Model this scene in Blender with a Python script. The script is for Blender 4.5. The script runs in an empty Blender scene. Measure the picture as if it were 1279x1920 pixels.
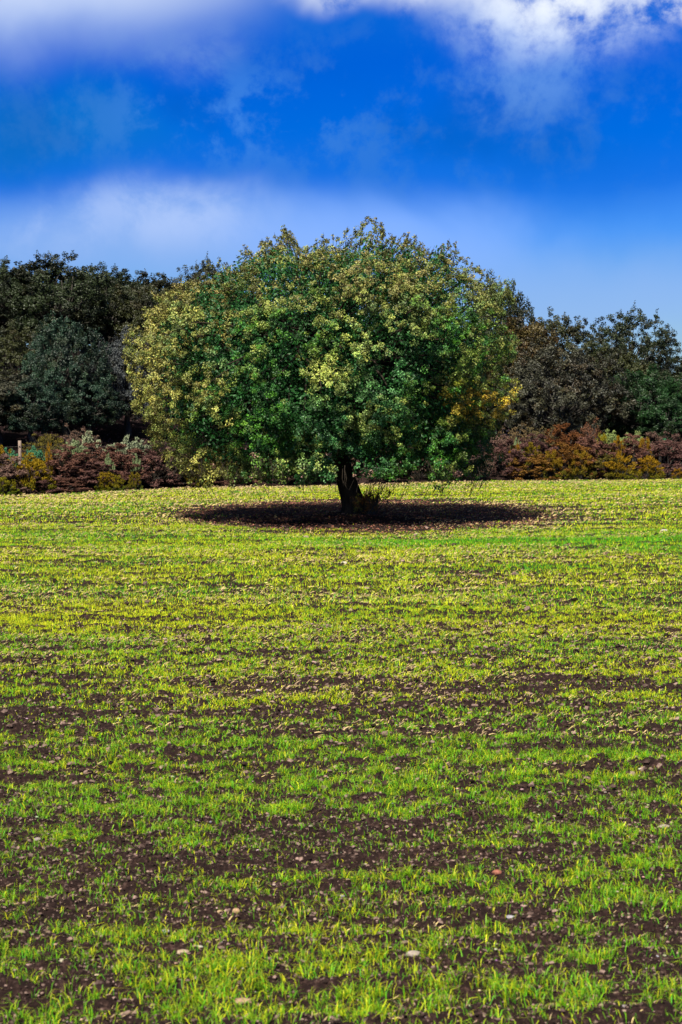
import bpy, math
import numpy as np
from mathutils import Vector

# ------------------------------------------------------------------ camera, sky, sun, exposure
sc = bpy.context.scene
COL = sc.collection
F, CX, CY, HOR, CAMZ = 3285.0, 639.5, 960.0, 785.0, 2.6      # photo measured in its own pixels
PITCH = math.atan((CY - HOR) / F)
cam_d = bpy.data.cameras.new('camera')
cam = bpy.data.objects.new('camera', cam_d); COL.objects.link(cam)
cam.location = (0, 0, CAMZ)
cam.rotation_euler = (math.pi / 2 - PITCH, 0, 0)
cam_d.sensor_fit = 'VERTICAL'; cam_d.sensor_height = 36.0
cam_d.lens = F / 1920.0 * 36.0
cam_d.clip_start = 0.1; cam_d.clip_end = 6000
cam_d.dof.use_dof = True; cam_d.dof.focus_distance = 40.0; cam_d.dof.aperture_fstop = 6.5
sc.camera = cam
sc.view_settings.view_transform = 'Standard'; sc.view_settings.look = 'None'
sc.view_settings.exposure = 0.95; sc.view_settings.gamma = 1.0

SUN_EL, SUN_AZ = math.radians(50), math.radians(180 + 20)     # azimuth clockwise from +Y: behind the camera, to the left
sdir = Vector((math.sin(SUN_AZ) * math.cos(SUN_EL), math.cos(SUN_AZ) * math.cos(SUN_EL), math.sin(SUN_EL)))
sd = bpy.data.lights.new('sun', 'SUN'); sd.energy = 4.9; sd.angle = math.radians(5); sd.color = (1.0, 0.94, 0.80)
sun = bpy.data.objects.new('sun', sd); COL.objects.link(sun)
sun.rotation_euler = (-sdir).to_track_quat('-Z', 'Y').to_euler()
sun.location = (-20, -30, 40)

world = bpy.data.worlds.new('World'); sc.world = world; world.use_nodes = True
nt = world.node_tree; nt.nodes.clear()
def N(t, **k):
    n = nt.nodes.new(t)
    for a, b in k.items(): setattr(n, a, b)
    return n
def M(op, a, b=None, c=None, clamp=False):
    n = N('ShaderNodeMath', operation=op, use_clamp=clamp)
    for i, v in enumerate((a, b, c)):
        if v is None: continue
        if isinstance(v, (int, float)): n.inputs[i].default_value = v
        else: nt.links.new(v, n.inputs[i])
    return n.outputs[0]
def smooth(v, lo, hi):
    n = N('ShaderNodeMapRange', interpolation_type='SMOOTHERSTEP')
    nt.links.new(v, n.inputs[0]); n.inputs[1].default_value = lo; n.inputs[2].default_value = hi
    return n.outputs[0]
def mixc(fac, a, b, bt='MIX'):
    n = N('ShaderNodeMix', data_type='RGBA', blend_type=bt)
    for i, v in ((0, fac), (6, a), (7, b)):
        if isinstance(v, (int, float)): n.inputs[i].default_value = v
        elif isinstance(v, tuple): n.inputs[i].default_value = (*v, 1)
        else: nt.links.new(v, n.inputs[i])
    return n.outputs[2]
sky = N('ShaderNodeTexSky', sky_type='NISHITA'); sky.sun_disc = False
sky.sun_elevation = SUN_EL; sky.sun_rotation = SUN_AZ
tc = N('ShaderNodeTexCoord'); sep = N('ShaderNodeSeparateXYZ'); nt.links.new(tc.outputs['Generated'], sep.inputs[0])
az = M('MULTIPLY', M('ARCTAN2', sep.outputs[0], sep.outputs[1]), F)          # direction angles in units of 1/3285 rad
el = M('MULTIPLY', M('ARCSINE', sep.outputs[2]), F)
def noise(scale, detail, rough, dist=0.0, off=0.0, stretch=(1, 1, 1)):
    mp = N('ShaderNodeMapping'); nt.links.new(tc.outputs['Generated'], mp.inputs[0])
    mp.inputs['Location'].default_value = (off, off * .7, off * 1.3); mp.inputs['Scale'].default_value = stretch
    n = N('ShaderNodeTexNoise'); nt.links.new(mp.outputs[0], n.inputs['Vector'])
    n.inputs['Scale'].default_value = scale; n.inputs['Detail'].default_value = detail
    n.inputs['Roughness'].default_value = rough; n.inputs['Distortion'].default_value = dist
    return n.outputs[0]
n1 = noise(9, 4, .5, .3, 1.0); n2 = noise(24, 8, .6, .3, 5.0); n3 = noise(60, 6, .6, 0, 2.0)
wisp = M('ADD', M('MULTIPLY', n2, .6), M('MULTIPLY', n3, .4))
waz = M('ADD', az, M('MULTIPLY', M('SUBTRACT', n1, .5), 520))
wel = M('ADD', el, M('MULTIPLY', M('SUBTRACT', n1, .5), 170))
def blob(px, py, sx, sy, warp=True, sharp=(1.0, 0.0)):
    a = M('DIVIDE', M('SUBTRACT', waz if warp else az, px - CX), sx)
    e = M('DIVIDE', M('SUBTRACT', wel if warp else el, HOR - py), sy)
    r = M('SQRT', M('ADD', M('MULTIPLY', a, a), M('MULTIPLY', e, e)))
    return smooth(r, *sharp)
# tint of the clear air by elevation (multiplies the Nishita sky), dimmed overhead to lower the fill
ramp = N('ShaderNodeValToRGB'); cr = ramp.color_ramp
nt.links.new(M('DIVIDE', M('ADD', el, M('MULTIPLY', M('SUBTRACT', n1, .5), 120)), 5160.0), ramp.inputs[0])
stops = [(0, (.55, .76, 1.08)), (150, (.46, .69, 1.10)), (300, (.22, .50, 1.08)), (350, (.12, .42, 1.1)), (430, (.02, .26, .95)),
         (520, (.0, .25, .95)), (650, (.0, .23, .95)), (760, (.01, .30, 1.0)), (1000, (.2, .32, .6)), (1700, (.36, .38, .45))]
while len(cr.elements) > 1: cr.elements.remove(cr.elements[-1])
cr.elements[0].position = 0; cr.elements[0].color = (*stops[0][1], 1)
for e_, c_ in stops[1:]:
    q = cr.elements.new(e_ / 5160.0); q.color = (*c_, 1)
base = mixc(1.0, sky.outputs[0], ramp.outputs[0], 'MULTIPLY')
# clouds, brightness on the sky's own scale
def over(c, colour, mask, amt, w=None, wlo=.35, whi=.65):
    m = M('MULTIPLY', mask, amt)
    if w is not None: m = M('MULTIPLY', m, smooth(w, wlo, whi))
    return mixc(m, c, colour)
c = base
c = over(c, (0.05, 1.5, 4.6), blob(80, 250, 420, 130), .6)                     # duller blue at left
c = over(c, (0.55, 2.0, 5.2), blob(640, 230, 1400, 260), .4, wisp, .44, .62)         # thin veil mottling the blue
c = over(c, (0.02, .75, 3.6), blob(600, 240, 1200, 160), .45, n1, .48, .62)
c = over(c, (2.6, 4.0, 7.2), blob(250, 460, 560, 150), .75)                      # pale bank above the left trees
c = over(c, (4.2, 5.3, 8.0), blob(230, 430, 330, 105), .55, n2, .34, .68)
c = over(c, (2.4, 4.1, 8.6), blob(700, 470, 560, 150), .7)
c = over(c, (0.5, 2.2, 7.0), blob(420, 240, 330, 150), .5, wisp, .46, .62)       # faint wisps
c = over(c, (2.5, 3.9, 7.2), blob(1120, 560, 560, 130), .5)
c = over(c, (3.9, 5.0, 7.6), blob(60, -15, 640, 215), .95)                      # lavender cloud top left
c = over(c, (5.5, 6.2, 7.8), blob(120, -5, 560, 110), .55)
c = over(c, (1.7, 2.8, 6.2), blob(370, 120, 130, 75), .45, n2, .3, .7)
c = over(c, (2.2, 4.2, 8.0), blob(1010, 130, 230, 190), .35, wisp, .36, .68)
c = over(c, (6.0, 7.0, 8.6), blob(1060, 40, 400, 125), .85, wisp, .32, .64)
c = over(c, (7.6, 8.0, 8.4), blob(1060, 5, 300, 105), .95, wisp, .30, .56)
c = over(c, (7.6, 8.0, 8.4), blob(740, -15, 300, 90), .95, wisp, .32, .58)
c = over(c, (7.0, 7.4, 8.2), blob(1280, 30, 110, 60), .9, wisp, .36, .54)
high = M('MULTIPLY', smooth(el, 760, 1300), smooth(n1, .38, .62))
c = mixc(M('MULTIPLY', high, .85), c, (2.6, 2.7, 2.9))                          # broken cloud higher up, out of view, kept grey to cut the fill light
grain = noise(1400, 0, .5, 0, 3.0)
bg = N('ShaderNodeBackground'); bg.inputs[1].default_value = 0.065
nt.links.new(c, bg.inputs[0]); wo = N('ShaderNodeOutputWorld'); nt.links.new(bg.outputs[0], wo.inputs[0])

# ------------------------------------------------------------------ helpers
rng = np.random.default_rng(11)
def tag(o, label=None, cat=None, group=None, kind=None):
    if label: o['label'] = label
    if cat: o['category'] = cat
    if group: o['group'] = group
    if kind: o['kind'] = kind
    return o
def empty(name, loc, **k):
    o = bpy.data.objects.new(name, None); COL.objects.link(o); o.location = loc
    return tag(o, **k)
def mesh(name, V, Fc, mat=None, parent=None, col=None, smooth_=False):
    V = np.ascontiguousarray(V, dtype=np.float32); Fc = np.ascontiguousarray(Fc, dtype=np.int32)
    me = bpy.data.meshes.new(name); n, k = Fc.shape
    me.vertices.add(len(V)); me.vertices.foreach_set('co', V.ravel())
    me.loops.add(n * k); me.loops.foreach_set('vertex_index', Fc.ravel())
    me.polygons.add(n); me.polygons.foreach_set('loop_start', np.arange(0, n * k, k, dtype=np.int32))
    try: me.polygons.foreach_set('loop_total', np.full(n, k, dtype=np.int32))
    except Exception: pass
    me.update(calc_edges=True)
    me.polygons.foreach_set('use_smooth', np.full(n, smooth_, dtype=bool))
    if col is not None:
        a = me.color_attributes.new('tint', 'FLOAT_COLOR', 'POINT')
        c4 = np.ones((len(V), 4), np.float32); c4[:, :3] = col
        a.data.foreach_set('color', c4.ravel())
    if mat: me.materials.append(mat)
    o = bpy.data.objects.new(name, me); COL.objects.link(o)
    if parent: o.parent = parent
    return o
def _h(ix, iy, iz, s):
    n = (ix * 374761393 + iy * 668265263 + iz * 2147483647 + s * 1274126177) & 0xffffffff
    n = ((n ^ (n >> 13)) * 1274126177) & 0xffffffff
    n = ((n ^ (n >> 15)) * 2246822519) & 0xffffffff
    return ((n ^ (n >> 16)) & 0xffffff) / float(0xffffff)
def vn(x, y, z=0.0, s=0):
    x = np.asarray(x, float); y = np.asarray(y, float); z = np.asarray(z, float) + np.zeros_like(x)
    ix, iy, iz = np.floor(x).astype(np.int64), np.floor(y).astype(np.int64), np.floor(z).astype(np.int64)
    fx, fy, fz = x - ix, y - iy, z - iz
    fx, fy, fz = [f * f * (3 - 2 * f) for f in (fx, fy, fz)]
    r = 0
    for a in (0, 1):
        for b in (0, 1):
            for c_ in (0, 1):
                w = (fx if a else 1 - fx) * (fy if b else 1 - fy) * (fz if c_ else 1 - fz)
                r = r + w * _h(ix + a, iy + b, iz + c_, s)
    return r
def fbm(x, y, z=0.0, s=0, o=4, g=.5):
    r, a, t, f = 0, 1, 0, 1
    for i in range(o):
        r = r + a * vn(np.asarray(x) * f, np.asarray(y) * f, np.asarray(z) * f, s + i); t += a; a *= g; f *= 2.03
    return r / t
def sstep(v, a, b):
    t = np.clip((v - a) / (b - a), 0, 1); return t * t * (3 - 2 * t)
def unit(v):
    return v / np.maximum(np.linalg.norm(v, axis=-1, keepdims=True), 1e-9)

# ------------------------------------------------------------------ terrain shape
EX = [-60, -30, -11.5, -6, 6.4, 14.5, 40, 80]; EY = [38, 48, 58.9, 65.0, 72.0, 74.3, 79, 84]
TX, TY = 0.36, 45.0                                            # foot of the big oak
def edge(x): return np.interp(x, EX, EY)
def gz(x, y):
    x = np.asarray(x, float); y = np.asarray(y, float)
    s = y - edge(x)
    sl = np.interp(x, [-25, -8, 2, 12], [.17, .16, .06, .03])
    h = sstep(s, .3, 3.5) * .55 + np.clip(np.minimum(s, 38) - 3, 0, None) * sl
    d2 = (x - TX) ** 2 + (y - TY) ** 2
    h = h + .13 * np.exp(-d2 / 3.0)
    h = h + (fbm(x * .11, y * .11, 0, 77, 2) - .5) * .16 * sstep(y, 14, 40) * (s < 4)
    return h
def rowc(x, y): return y - .035 * x + .5 * np.sin(x * .05) * .3   # furrows run almost straight across
def density(x, y):                                             # how thickly the seedlings came up
    r = rowc(x, y)
    band = fbm(x * .40 + 3, r * 2.6, 0, 15, 3)
    patch = fbm(x * 1.1, r * 1.9, 0, 9, 3)
    big = fbm(x * .12, r * .10, 0, 31, 2)
    d = sstep(.55 * band + .45 * patch + .12 * (big - .5) + .06 * sstep(y, 14, 22) - .03 * sstep(y, 11.5, 8.8) + .09 * sstep(y, 18, 30) + .05 * np.exp(-((y - 13.5) / 2.0) ** 2), .31, .53)
    nr = sstep(y, 17, 10)
    d = d * (1 - nr) + nr * (.24 + .56 * d)
    ln = fbm(x * .45 + 40, r * 5.5, 0, 71, 2); sp = fbm(x * 7, y * 7, 0, 73, 2)
    d = np.clip(d * (.15 + .85 * sstep(ln, .36, .50)) * (.16 + 1.15 * sstep(sp, .39, .58)) + .12 * sstep(y, 15, 20), 0, 1)
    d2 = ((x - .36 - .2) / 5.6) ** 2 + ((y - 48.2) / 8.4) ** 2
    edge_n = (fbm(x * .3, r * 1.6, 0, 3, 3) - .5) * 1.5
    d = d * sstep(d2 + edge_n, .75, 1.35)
    lush = np.exp(-((y - 37.3) / 1.6) ** 2) * .8 * sstep(fbm(x * .3 + 8, r * 1.2, 0, 83, 2), .30, .58) + 0 * y
    return np.clip(d + lush * (d2 > 1.0), 0, 1)
def fine(x, y):
    r = rowc(x, y)
    f = (fbm(x * 7, y * 9, 0, 41, 4, .75) - .5) * .15
    f = f + (fbm(x * .6, r * 3.4, 0, 43, 2) - .5) * .11 + .010 * np.sin(r * 2 * math.pi / .16)
    return f

def axis(segs):
    v = [segs[0][0]]
    for a, b, s0, s1 in segs:
        x = a
        while x < b - 1e-6:
            t = (x - a) / (b - a); x += s0 + (s1 - s0) * t; v.append(min(x, b))
    return np.array(sorted(set(np.round(v, 4))))
xp = axis([(0, 2.4, .016, .02), (2.4, 2.6, .03, .04), (2.6, 20, .05, .5), (20, 120, 1, 15), (120, 900, 20, 150)])
xs = np.concatenate([-xp[::-1][:-1], xp])
ys = axis([(-120, 4, 12, .5), (4, 6, .2, .03), (6, 12, .016, .03), (12, 30, .035, .12), (30, 85, .12, .6), (85, 200, 1, 12), (200, 1500, 20, 200)])
X, Y = np.meshgrid(xs, ys)
fade = 1 - sstep(Y - edge(X), -1.5, 0)
Z = gz(X, Y) + fine(X, Y) * fade * np.clip(1.2 - Y / 120, .25, 1)
nx, ny = len(xs), len(ys)
ii = np.arange((ny - 1) * nx).reshape(ny - 1, nx)[:, :-1].ravel()
GF = np.stack([ii, ii + 1, ii + 1 + nx, ii + nx], 1)

# ------------------------------------------------------------------ materials
def newmat(name):
    m = bpy.data.materials.new(name); m.use_nodes = True; t = m.node_tree; t.nodes.clear(); return m, t
def tn(t, k, **a):
    n = t.nodes.new(k)
    for q, v in a.items(): setattr(n, q, v)
    return n
def soil_mat():
    m, t = newmat('ploughed_soil'); L = t.links.new
    g = tn(t, 'ShaderNodeNewGeometry')
    a = tn(t, 'ShaderNodeTexNoise'); a.inputs['Scale'].default_value = 34; a.inputs['Detail'].default_value = 8; a.inputs['Roughness'].default_value = .7
    b = tn(t, 'ShaderNodeTexNoise'); b.inputs['Scale'].default_value = .8; b.inputs['Detail'].default_value = 4
    L(g.outputs['Position'], a.inputs[0]); L(g.outputs['Position'], b.inputs[0])
    r = tn(t, 'ShaderNodeValToRGB'); L(a.outputs[0], r.inputs[0])
    e = r.color_ramp.elements; e[0].position = .3; e[0].color = (.006, .003, .003, 1); e[1].position = .74; e[1].color = (.095, .058, .050, 1)
    q = r.color_ramp.elements.new(.52); q.color = (.017, .009, .008, 1)
    r2 = tn(t, 'ShaderNodeValToRGB'); L(b.outputs[0], r2.inputs[0])
    r2.color_ramp.elements[0].color = (.75, .72, .72, 1); r2.color_ramp.elements[1].color = (1.35, 1.25, 1.15, 1)
    x = tn(t, 'ShaderNodeMix', data_type='RGBA', blend_type='MULTIPLY'); x.inputs[0].default_value = 1
    L(r.outputs[0], x.inputs[6]); L(r2.outputs[0], x.inputs[7])
    p = tn(t, 'ShaderNodeBsdfPrincipled'); p.inputs['Roughness'].default_value = .95; p.inputs['Specular IOR Level'].default_value = .15
    L(x.outputs[2], p.inputs['Base Color'])
    bm = tn(t, 'ShaderNodeBump'); bm.inputs['Strength'].default_value = .8; bm.inputs['Distance'].default_value = .03
    L(a.outputs[0], bm.inputs['Height']); L(bm.outputs[0], p.inputs['Normal'])
    o = tn(t, 'ShaderNodeOutputMaterial'); L(p.outputs[0], o.inputs[0]); return m
def tint_mat(name, rough=.6, spec=.3, trans=0.0, objcol=True, var=.35, scale=30):
    m, t = newmat(name); L = t.links.new
    at = tn(t, 'ShaderNodeAttribute', attribute_name='tint')
    src = at.outputs['Color']
    if objcol:
        oi = tn(t, 'ShaderNodeObjectInfo')
        x = tn(t, 'ShaderNodeMix', data_type='RGBA', blend_type='MULTIPLY'); x.inputs[0].default_value = 1
        L(src, x.inputs[6]); L(oi.outputs['Color'], x.inputs[7]); src = x.outputs[2]
    nz = tn(t, 'ShaderNodeTexNoise'); nz.inputs['Scale'].default_value = scale; nz.inputs['Detail'].default_value = 2
    g = tn(t, 'ShaderNodeNewGeometry'); L(g.outputs['Position'], nz.inputs[0])
    mr = tn(t, 'ShaderNodeMapRange'); mr.inputs[1].default_value = .3; mr.inputs[2].default_value = .7; mr.inputs[3].default_value = 1 - var; mr.inputs[4].default_value = 1 + var
    L(nz.outputs[0], mr.inputs[0])
    v = tn(t, 'ShaderNodeVectorMath', operation='SCALE'); L(src, v.inputs[0]); L(mr.outputs[0], v.inputs['Scale'])
    p = tn(t, 'ShaderNodeBsdfPrincipled'); p.inputs['Roughness'].default_value = rough; p.inputs['Specular IOR Level'].default_value = spec
    L(v.outputs[0], p.inputs['Base Color']); out = p.outputs[0]
    if trans > 0:
        tr = tn(t, 'ShaderNodeBsdfTranslucent'); L(v.outputs[0], tr.inputs[0])
        ms = tn(t, 'ShaderNodeMixShader'); ms.inputs[0].default_value = trans
        L(out, ms.inputs[1]); L(tr.outputs[0], ms.inputs[2]); out = ms.outputs[0]
    o = tn(t, 'ShaderNodeOutputMaterial'); L(out, o.inputs[0]); return m
def bark_mat(name, c0, c1, scale=9):
    m, t = newmat(name); L = t.links.new
    tc_ = tn(t, 'ShaderNodeTexCoord'); mp = tn(t, 'ShaderNodeMapping'); mp.inputs['Scale'].default_value = (1, 1, .22)
    L(tc_.outputs['Object'], mp.inputs[0])
    a = tn(t, 'ShaderNodeTexNoise'); a.inputs['Scale'].default_value = scale; a.inputs['Detail'].default_value = 8; a.inputs['Roughness'].default_value = .75
    L(mp.outputs[0], a.inputs[0])
    r = tn(t, 'ShaderNodeValToRGB'); L(a.outputs[0], r.inputs[0])
    r.color_ramp.elements[0].position = .35; r.color_ramp.elements[0].color = (*c0, 1); r.color_ramp.elements[1].position = .65; r.color_ramp.elements[1].color = (*c1, 1)
    p = tn(t, 'ShaderNodeBsdfPrincipled'); p.inputs['Roughness'].default_value = .95; p.inputs['Specular IOR Level'].default_value = .1
    L(r.outputs[0], p.inputs['Base Color'])
    b = tn(t, 'ShaderNodeBump'); b.inputs['Strength'].default_value = 1; b.inputs['Distance'].default_value = .03
    L(a.outputs[0], b.inputs['Height']); L(b.outputs[0], p.inputs['Normal'])
    o = tn(t, 'ShaderNodeOutputMaterial'); L(p.outputs[0], o.inputs[0]); return m
M_SOIL = soil_mat()
M_LEAF = tint_mat('oak_leaf', .5, .35, .08)
M_SHRUB = tint_mat('shrub_sprig', .8, .12, .10)
M_GRASS = tint_mat('seedling_blade', .55, .25, .30, False, .15, 8)
M_STRAW = tint_mat('dry_straw', .8, .15, .1, False, .2, 20)
M_CLOD = tint_mat('soil_clod', .95, .1, 0, False, .35, 60)
M_STONE = tint_mat('pale_stone', .85, .2, 0, False, .3, 90)
M_BARK = bark_mat('dark_oak_bark', (.008, .006, .005), (.045, .035, .026))
M_BARK2 = bark_mat('grey_oak_bark', (.02, .018, .016), (.10, .09, .08))
M_WOOD = bark_mat('weathered_post_wood', (.10, .075, .06), (.30, .23, .19), 30)

ground = mesh('ground', np.stack([X.ravel(), Y.ravel(), Z.ravel()], 1), GF, M_SOIL, smooth_=True)
tag(ground, kind='structure')

# ------------------------------------------------------------------ field cover
def blades(x, y, z, h, w, yaw, lean, col, segs=2, flat=0.0):
    n = len(x)
    base = np.stack([x, y, z], 1)
    fa = yaw                                                   # side vector direction
    side = np.stack([np.cos(fa), np.sin(fa), np.zeros(n)], 1) * (w / 2)[:, None]
    la = rng.uniform(0, 2 * math.pi, n)
    ld = np.stack([np.cos(la), np.sin(la), np.zeros(n)], 1) * lean[:, None]
    up = np.zeros((n, 3)); up[:, 2] = 1
    if segs == 2:
        mid = base + (up * .58 + ld * .28) * h[:, None]
        tip = base + (up * (1 - .38 * lean[:, None]) + ld * 1.0) * h[:, None]
        V = np.stack([base - side * .7, base + side * .7, mid - side, mid + side, tip], 1).reshape(-1, 3)
        o = (np.arange(n) * 5)[:, None]
        Fc = np.concatenate([o + [0, 1, 3], o + [0, 3, 2], o + [2, 3, 4]], 0)
        C = np.repeat(col, 5, 0).reshape(n, 5, 3); yt = np.array([.60, .52, .03]); wt = (rng.random(n) ** 1.2)[:, None]
        C[:, 4] = col + (yt - col) * wt; C[:, 2:4] = (col + (yt - col) * wt * .35)[:, None, :]; C = C.reshape(-1, 3)
    else:
        tip = base + (up + ld * .8) * h[:, None]
        V = np.stack([base - side, base + side, tip], 1).reshape(-1, 3)
        Fc = (np.arange(n) * 3)[:, None] + np.array([[0, 1, 2]])
        C = np.repeat(col, 3, 0)
    return V, Fc, C
def scatter(y0, y1, per_m2, half=.24, pad=3.0):
    # uniform over a wedge a little wider than the view
    a = half * (y1 ** 2 - y0 ** 2) + 2 * pad * (y1 - y0); n = int(a * per_m2)
    y = np.sqrt(rng.uniform(y0 ** 2, y1 ** 2, n * 2)); x = rng.uniform(-1, 1, n * 2) * (half * y + pad)
    return x[:n], y[:n]
def grass_col(x, y, n):
    g1 = np.array([.115, .33, .004]); g2 = np.array([.56, .56, .012]); g3 = np.array([.035, .26, .008])
    t = rng.random(n); big = fbm(x * .3, rowc(x, y) * .5, 0, 21, 3)
    far = sstep(y, 9, 26)
    ywt = np.clip(.16 + .48 * far + (big - .5) * 1.2, .12, .88)
    lush = np.exp(-((y - 37.3) / 1.7) ** 2) * sstep(fbm(x * .3 + 8, rowc(x, y) * 1.2, 0, 83, 2), .30, .58)
    ywt = ywt * (1 - .8 * lush)
    k = rng.random(n) < ywt
    c = g1 + (g3 - g1) * (t[:, None] ** 1.5)
    c[k] = g2 + (g1 - g2) * (t[k, None] * .55)
    return c * rng.uniform(.5, 1.45, (n, 1)) * (1 + .15 * far[:, None])
parts = []
for (y0, y1, per, hh, ww, sg) in ((6.0, 9.5, 4200, .070, .0042, 2), (9.5, 14, 4600, .058, .0048, 2), (14, 24, 2900, .052, .0065, 2), (24, 42, 1300, .055, .011, 1), (42, 74.5, 420, .06, .018, 1)):
    x, y = scatter(y0, y1, per)
    if y0 < 20:                                                # near: seedlings grow in tufts
        cx_ = x + 0; m = len(x) // 5
        x = np.repeat(x[:m], 5)[:len(cx_)] + rng.normal(0, .012, m * 5); y = np.repeat(y[:m], 5) + rng.normal(0, .009, m * 5)
    d = density(x, y)
    keep = (rng.random(len(x)) < .09 + .91 * d) & (y < edge(x) - .5)
    x, y = x[keep], y[keep]; n = len(x); d = d[keep]
    z = gz(x, y) + fine(x, y) * np.clip(1.2 - y / 120, .25, 1) - .004
    # the bare ring under the oak keeps no crop
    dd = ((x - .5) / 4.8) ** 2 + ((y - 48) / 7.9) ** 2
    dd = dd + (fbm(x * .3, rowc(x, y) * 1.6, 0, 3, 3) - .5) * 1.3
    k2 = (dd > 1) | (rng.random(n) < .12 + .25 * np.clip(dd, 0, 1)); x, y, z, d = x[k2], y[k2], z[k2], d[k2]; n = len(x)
    h = hh * rng.uniform(.45, 1.25, n) * (.7 + .45 * d)
    parts.append((blades(x, y, z, h, ww * rng.uniform(.6, 1.2, n), rng.normal(0, .9, n), rng.uniform(.15, 1.5, n), grass_col(x, y, n), sg)))
def join(parts):
    o = 0; Vs, Fs, Cs = [], [], []
    for V, Fc, C in parts:
        Vs.append(V); Fs.append(Fc + o); Cs.append(C); o += len(V)
    return np.concatenate(Vs), np.concatenate(Fs), np.concatenate(Cs)
V, Fc, C = join(parts)
tag(mesh('seedling_grass', V, Fc, M_GRASS, col=C), 'sparse bright green and yellow cereal seedlings sprouting over the whole brown field', 'grass', kind='stuff')
print('grass faces', len(Fc))

parts = []
for (y0, y1, per, L0, ww) in ((6, 14, 420, .05, .004), (14, 26, 700, .07, .0065), (26, 45, 330, .09, .012), (45, 74.5, 130, .13, .022)):
    x, y = scatter(y0, y1, per)
    r = rowc(x, y)
    dn = sstep(fbm(x * .25, r * 1.1, 0, 61, 3), .38, .62) * (.35 + .30 * sstep(y, 9, 20))
    dn = np.maximum(dn, sstep(y - edge(x), -6, -1.5))
    dd = ((x - .5) / 4.8) ** 2 + ((y - 48) / 7.9) ** 2
    keep = (rng.random(len(x)) < dn) & (y < edge(x) + .3) & ((dd > 1) | (rng.random(len(x)) < .25))
    x, y = x[keep], y[keep]; n = len(x)
    z = gz(x, y) + fine(x, y) * np.clip(1.2 - y / 120, .25, 1) + .004
    a = rng.uniform(0, math.pi, n); L = L0 * rng.uniform(.3, 1.1, n); t = rng.uniform(-.1, .5, n)
    d = np.stack([np.cos(a), np.sin(a), t], 1) * L[:, None]; s = np.stack([-np.sin(a), np.cos(a), np.full(n, .8)], 1) * (ww * rng.uniform(.4, 1, n) / 2)[:, None]
    p = np.stack([x, y, z], 1); bend = np.zeros((n, 3)); bend[:, 2] = rng.uniform(0, .15, n) * L
    V = np.stack([p - s, p + s, p + d * .5 + s + bend, p + d * .5 - s + bend, p + d], 1).reshape(-1, 3)
    o = (np.arange(n) * 5)[:, None]; Fc = np.concatenate([o + [0, 1, 2], o + [0, 2, 3], o + [3, 2, 4]], 0)
    c = np.array([.62, .48, .20]) + (np.array([.30, .20, .14]) - np.array([.62, .48, .20])) * rng.random((n, 1))
    parts.append((V, Fc, np.repeat(c * rng.uniform(.6, 1.15, (n, 1)), 5, 0)))
V, Fc, C = join(parts)
tag(mesh('dry_straw', V, Fc, M_STRAW, col=C), 'bits of pale dry straw and stubble lying between the seedlings', 'straw', kind='stuff')

def ico():
    p = (1 + 5 ** .5) / 2
    v = np.array([(-1, p, 0), (1, p, 0), (-1, -p, 0), (1, -p, 0), (0, -1, p), (0, 1, p), (0, -1, -p), (0, 1, -p), (p, 0, -1), (p, 0, 1), (-p, 0, -1), (-p, 0, 1)], float)
    f = np.array([(0, 11, 5), (0, 5, 1), (0, 1, 7), (0, 7, 10), (0, 10, 11), (1, 5, 9), (5, 11, 4), (11, 10, 2), (10, 7, 6), (7, 1, 8), (3, 9, 4), (3, 4, 2), (3, 2, 6), (3, 6, 8), (3, 8, 9), (4, 9, 5), (2, 4, 11), (6, 2, 10), (8, 6, 7), (9, 8, 1)])
    return unit(v), f
IV, IF = ico()
def lumps(x, y, z, r, col, flat=.6, rough=.3):
    n = len(x)
    a = rng.uniform(0, 6.28, n); ca, sa = np.cos(a), np.sin(a)
    V = IV[None] * (1 + rng.uniform(-rough, rough, (n, 12, 1)))
    V = V * np.stack([r * rng.uniform(.8, 1.5, n), r, r * flat * rng.uniform(.7, 1.2, n)], 1)[:, None, :]
    V = np.stack([V[..., 0] * ca[:, None] - V[..., 1] * sa[:, None], V[..., 0] * sa[:, None] + V[..., 1] * ca[:, None], V[..., 2]], 2)
    V = V + np.stack([x, y, z], 1)[:, None, :]
    Fc = (np.arange(n) * 12)[:, None, None] + IF[None]
    return V.reshape(-1, 3), Fc.reshape(-1, 3), np.repeat(col, 12, 0)
parts = []; peb = []
for (y0, y1, per, r0) in ((6, 12, 2400, .0044), (12, 22, 520, .0078), (22, 45, 12, .016)):
    x, y = scatter(y0, y1, per); k = y < edge(x); x, y = x[k], y[k]; n = len(x)
    z = gz(x, y) + fine(x, y) * np.clip(1.2 - y / 120, .25, 1) + r0 * .3
    r = r0 * rng.lognormal(0, .55, n).clip(.35, 3.2)
    c = np.array([.016, .009, .008]) + (np.array([.30, .20, .17]) - np.array([.05, .03, .027])) * rng.random((n, 1)) ** 2.8
    pk = rng.random(n) < (.02 if y0 < 20 else .008)
    parts.append(lumps(x[~pk], y[~pk], z[~pk], r[~pk], c[~pk], .75, .45))
    cp = np.array([.34, .26, .23]) + rng.normal(0, .05, (n, 3)); cp *= rng.uniform(.6, 1.25, (n, 1))
    peb.append(lumps(x[pk], y[pk], z[pk] + r[pk] * .2, r[pk] * .8, np.clip(cp[pk], .05, .8), .5, .18))
V, Fc, C = join(parts); tag(mesh('soil_clods', V, Fc, M_CLOD, col=C), 'small crumbled clods of dark brown soil strewn over the field', 'soil', kind='stuff')
V, Fc, C = join(peb); tag(mesh('pebbles', V, Fc, M_STONE, col=C), 'tiny pale pebbles scattered among the soil clods', 'pebbles', kind='stuff')

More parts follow.
